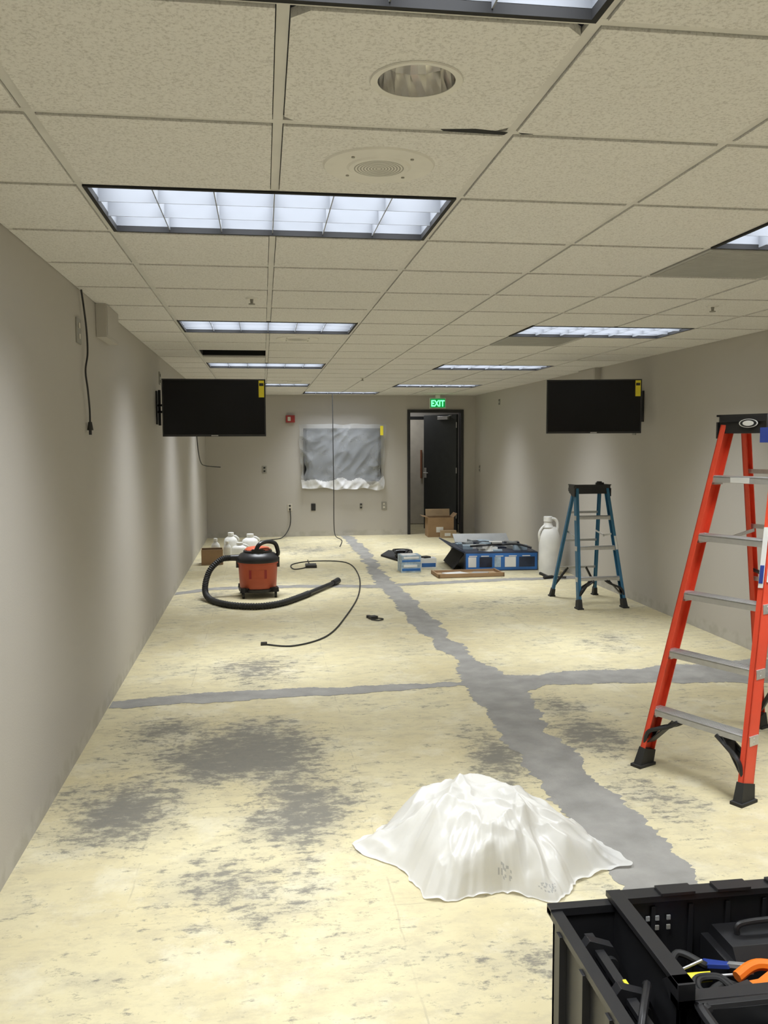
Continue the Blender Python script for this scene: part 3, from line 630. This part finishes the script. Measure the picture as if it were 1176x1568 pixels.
b.box((1.08,1.84,.10),(1.40,1.975,.35),BLACK); b.prism([(1.84,.35),(1.975,.35),(1.96,.38),(1.86,.38)],'x',1.10,1.38,BLACK)
b.tube([(1.14,1.91,.38),(1.15,1.91,.405),(1.25,1.91,.41),(1.33,1.91,.405),(1.34,1.91,.38)],.008,BLACK,8)
b.box((.90,1.68,.10),(1.20,1.80,.30),BLACKM); b.tube([(.90,1.78,.30),(.96,1.74,.335),(1.04,1.78,.34),(1.10,1.73,.33),(1.16,1.76,.34)],.013,RUB,8)
b.tube([(.90,1.93,.25),(.93,1.86,.32),(.98,1.90,.35),(1.03,1.86,.34),(1.06,1.92,.30)],.009,RUB,8); b.beam((.93,1.70,.345),(1.08,1.73,.36),.045,.02,BLACK,(0,0,1)); b.beam((1.0,1.69,.36),(1.045,1.70,.363),.046,.021,ORTOOL,(0,0,1))
# screwdrivers, pliers and a cable coil lying across the contents
b.cyl((.96,1.83,.33),(1.02,1.81,.345),.013,.011,YEL,12); b.cyl((1.02,1.81,.345),(1.11,1.785,.36),.0035,.0035,ALU,8)
b.cyl((.90,1.87,.30),(.95,1.85,.335),.012,.012,REDP,12); b.cyl((.95,1.85,.335),(1.01,1.835,.37),.0035,.0035,ALU,8)
b.beam((1.02,1.88,.33),(1.07,1.82,.36),.016,.01,BLUEL,(0,0,1)); b.beam((1.04,1.89,.33),(1.075,1.82,.36),.016,.01,BLUEL,(0,0,1)); b.beam((1.07,1.825,.36),(1.10,1.79,.375),.014,.01,ALU,(0,0,1))
for rr in(.035,.045): b.tube([(1.0+rr*math.cos(q*.785),1.76+rr*math.sin(q*.785),.352+.003*(q%2)) for q in range(9)],.006,RUB,6,4)
b.prism([(1.05,.365),(1.10,.370),(1.15,.405),(1.22,.412),(1.30,.42),(1.30,.398),(1.22,.385),(1.16,.375),(1.12,.355),(1.06,.35)],'y',1.715,1.75,ORTOOL)
b.tube([(1.06,1.77,.365),(1.12,1.785,.38),(1.2,1.75,.382),(1.28,1.77,.38)],.013,ORTOOL,8); b.beam((1.16,1.69,.365),(1.30,1.685,.37),.02,.014,PLATE,(0,0,1))
tx0,tx1,ty0,ty1=.875,1.52,1.26,1.60
b.box((tx0+.01,ty0,.33),(tx1,ty1-.01,.34),BLACK)
for lo,hi in(((tx0,ty0),(tx0+.012,ty1)),((tx1-.012,ty0),(tx1,ty1)),((tx0,ty1-.012),(tx1,ty1)),((tx0,ty0),(tx1,ty0+.012)),((1.06,ty0),(1.068,ty1))): b.box((lo[0],lo[1],.335),(hi[0],hi[1],.425),BLACK)
b.tube([(tx0,ty0,.425),(tx0,ty1-.04,.425),(tx0+.015,ty1-.008,.425),(tx0+.05,ty1,.425),(tx1-.04,ty1,.425),(tx1,ty1-.03,.425)],.012,BLACK,8)
b.box((tx0+.02,ty0,.20),(tx1-.02,ty1-.02,.33),BLACK)
for k in range(16):
    x=.92+.035*k; y=1.38+.05*(k%4); b.beam((x,y,.36+.003*(k%5)),(x+.08,y+.06*(1 if k%2 else -1),.37+.003*(k%3)),.035,.008,[GREYF,WHITEP,PLATE][k%3],(0,0,1))
b.done('tool_tote',.003)

# ---------------------------------------------------------------- boxes and containers at the back
b=MB()
b.box((0,0,0),(.92,1.15,.20),DKB); b.box((.01,-.002,.01),(.91,0,.19),BLUEB)
for x,w_,m in((.04,.10,WHITEP),(.18,.16,DKB),(.37,.08,LTB),(.5,.14,WHITEP),(.68,.2,DKB)): b.box((x,-.004,.04),(x+w_,-.002,.15),m)
for x in(.05,.2,.38,.55,.72): b.box((x,-.005,.155),(x+.1,-.002,.165),WHITEP)
b.box((.02,.03,.20),(.9,1.1,.203),DKB)
for k in range(34):
    x=random.uniform(.03,.72);y=random.uniform(.05,.95); zz=.206+random.uniform(0,.055); b.box((x,y,.203),(x+random.uniform(.08,.22),y+random.uniform(.05,.2),zz),random.choice([DKB,LTB,WHITEP,GREYF,GREYF,BLACK]),random.uniform(-.5,.5))
b.prism([(1.10,.2),(1.32,.28),(1.32,.292),(1.10,.212)],'x',.05,.8,GREYF)
b.prism([(0.02,.2),(-.18,.28),(-.19,.272),(0,.19)],'y',.05,1.0,DKB); b.prism([(.0,.19),(-.14,.02),(-.13,.01),(.01,.18)],'y',.1,.9,BLACKM)
b.tube([(.1,.2,.25),(.3,.1,.27),(.5,.25,.26),(.7,.15,.27),(.85,.05,.24)],.012,BLACK,6)
b.xform(Matrix.Translation((2.46,10.42,0))@Matrix.Rotation(math.radians(-3),4,'Z')@Matrix.Diagonal((1.0,.95,1.15,1))); b.done('television_carton',.003)
b=MB(); b.box((0,0,0),(.62,.42,.012),CARDL); b.prism([(0,.0),(.02,0),(.02,.05),(0,.05)],'x',0,.62,CARD); b.prism([(.4,.0),(.42,0),(.42,.04),(.4,.04)],'x',0,.62,CARD); b.box((0,0,0),(.015,.42,.045),CARD); b.box((.605,0,0),(.62,.42,.045),CARD)
b.box((.1,.1,.012),(.3,.3,.03),WHITEP,.3); b.box((.35,.12,.012),(.5,.3,.025),GREYF,-.4)
b.xform(Matrix.Translation((2.02,9.90,0))@Matrix.Rotation(math.radians(2),4,'Z')@Matrix.Diagonal((1.3,.95,1,1))); b.done('cardboard_tray',.002)
b=MB(); b.box((0,0,0),(.25,.22,.11),LTB); b.box((0,0,.112),(.25,.22,.21),LTB); b.box((.01,-.003,.02),(.24,0,.05),BLUEB); b.box((.01,-.003,.13),(.24,0,.155),BLUEB); b.box((.03,-.003,.17),(.22,0,.195),WHITEP); b.box((.03,-.003,.065),(.2,0,.095),WHITEP); b.box((.02,.02,.21),(.2,.2,.214),WHITEP)
b.xform(Matrix.Translation((1.66,10.42,0))@Matrix.Rotation(.05,4,'Z')); b.done('wipes_carton',.003)
b=MB(); b.box((0,0,0),(.2,.16,.13),WHITEP); b.box((.01,-.003,.02),(.19,0,.07),BLUEB); b.box((.02,.02,.13),(.12,.12,.15),BLACK,.4); b.xform(Matrix.Translation((1.96,10.72,0))); b.done('small_carton',.003)
b=MB()
for k in range(7):
    p=[(1.85+random.uniform(-.10,.14),11.5+random.uniform(-.15,.3),.02+random.uniform(0,.10)) for _ in range(5)]; b.tube(p,.014,BLACK,6,5)
b.prism([(1.62,12.0),(1.84,11.2),(2.12,11.4),(2.05,12.3),(1.8,12.5)],'z',.0,.025,BLACKM); b.done('cable_bundle')
b=MB(); b.cyl((3.22,9.66,.02),(3.34,9.71,.02),.018,.018,BLACK,12); b.beam((3.34,9.71,.02),(3.48,9.63,.02),.03,.02,BLACK,(0,0,1)); b.beam((3.28,9.68,.02),(3.22,9.81,.05),.025,.03,BLACK,(0,0,1)); b.done('power_drill',.003)
b=MB(); c=(3.395,9.99,0)
b.lathe([(.10,0),(.125,.006),(.128,.03),(.13,.40),(.125,.47),(.105,.53),(.08,.565),(.07,.58)],c,WHITEP,32,1.0,.8)
b.lathe([(.07,.575),(.055,.60),(.048,.63),(.048,.66)],(c[0]-.02,c[1],0),WHITEP,24); b.lathe([(.054,.645),(.054,.70),(.048,.705)],(c[0]-.02,c[1],0),WHITEP,24)
b.tube([(c[0]+.08,c[1]-.02,.50),(c[0]+.09,c[1]-.03,.60),(c[0]+.06,c[1]-.03,.67),(c[0]+.0,c[1]-.03,.68)],.018,WHITEP,10); b.tube([(c[0]-.12,c[1],.40),(c[0]-.135,c[1]-.02,.5),(c[0]-.10,c[1]-.02,.57),(c[0]-.06,c[1]-.02,.6)],.015,WHITEP,10)
b.done('tall_white_jug')
b=MB(); W_,D_,H_=.44,.36,.33
b.box((0,0,0),(W_,D_,.01),CARD)
for lo,hi in(((0,0),(W_,.008)),((0,D_-.008),(W_,D_)),((0,.008),(.008,D_-.008)),((W_-.008,.008),(W_,D_-.008))): b.box((lo[0],lo[1],.01),(hi[0],hi[1],H_),CARD)
b.prism([(0,H_),(-.09,H_+.02),(-.09,H_+.028),(.008,H_+.008)],'y',.01,D_-.01,CARD)
b.prism([(W_,H_),(W_+.06,H_+.06),(W_+.054,H_+.066),(W_-.008,H_)],'y',.01,D_-.01,CARD); b.prism([(D_,H_),(D_+.03,H_+.12),(D_+.022,H_+.12),(D_-.008,H_)],'x',.01,W_-.01,CARDL)
b.box((.14,-.003,.08),(.26,0,.17),WHITEP); b.box((.20,-.14,0),(.46,-.02,.12),CARDL); b.box((.26,-.143,.03),(.36,-.14,.08),WHITEP)
b.xform(Matrix.Translation((2.74,14.32,0))@Matrix.Rotation(-.04,4,'Z')); b.done('cardboard_box',.002)
b=MB(); b.box((0,0,0),(.28,.24,.01),CARD)
for lo,hi in(((0,0),(.28,.008)),((0,.232),(.28,.24)),((0,.008),(.008,.232)),((.272,.008),(.28,.232))): b.box((lo[0],lo[1],.01),(hi[0],hi[1],.20),CARD)
b.box((.03,.03,.01),(.25,.21,.17),DKB); b.xform(Matrix.Translation((-.82,11.5,0))@Matrix.Rotation(.06,4,'Z')); b.done('open_carton',.002)
def bottle(name,x,y,r,h,handle=False):
    b=MB(); b.lathe([(r*.8,0),(r,.008),(r,h*.62),(r*.85,h*.74),(r*.4,h*.84),(r*.36,h*.88)],(x,y,0),WHITEP,24,1,.8); b.lathe([(r*.42,h*.87),(r*.42,h*.99),(r*.38,h)],(x,y,0),WHITEP,16)
    if handle: b.tube([(x+r*.8,y,h*.55),(x+r*1.1,y-.01,h*.7),(x+r*.7,y-.01,h*.84),(x+r*.3,y,h*.86)],.012,WHITEP,8)
    b.done(name)
bottle('white_bottle',-.66,11.98,.06,.30); bottle('white_bottle',-.50,11.9,.055,.27); bottle('cleaner_jug',-.47,12.45,.10,.33,True); bottle('cleaner_jug',-.20,12.5,.12,.30,True); bottle('cleaner_jug',-.34,12.15,.11,.22,True)

# ---------------------------------------------------------------- camera
a,p,r,f,h=.1381,.0795,.0038,1327.7,1.59
F=Vector((math.sin(a)*math.cos(p),math.cos(a)*math.cos(p),-math.sin(p))); R0=Vector((math.cos(a),-math.sin(a),0)); U0=R0.cross(F)
R=R0*math.cos(r)-U0*math.sin(r); U=U0*math.cos(r)+R0*math.sin(r)
c=bpy.data.cameras.new('camera'); co=bpy.data.objects.new('camera',c); bpy.context.collection.objects.link(co); sc.camera=co
co.matrix_world=Matrix(((R[0],U[0],-F[0],0),(R[1],U[1],-F[1],0),(R[2],U[2],-F[2],h),(0,0,0,1)))
c.sensor_fit='VERTICAL'; c.sensor_height=32; c.lens=f/1568*32; c.clip_start=.05
wd=bpy.data.worlds.new('world'); sc.world=wd; wd.use_nodes=True; wd.node_tree.nodes['Background'].inputs[0].default_value=(.02,.02,.02,1); wd.node_tree.nodes['Background'].inputs[1].default_value=.3
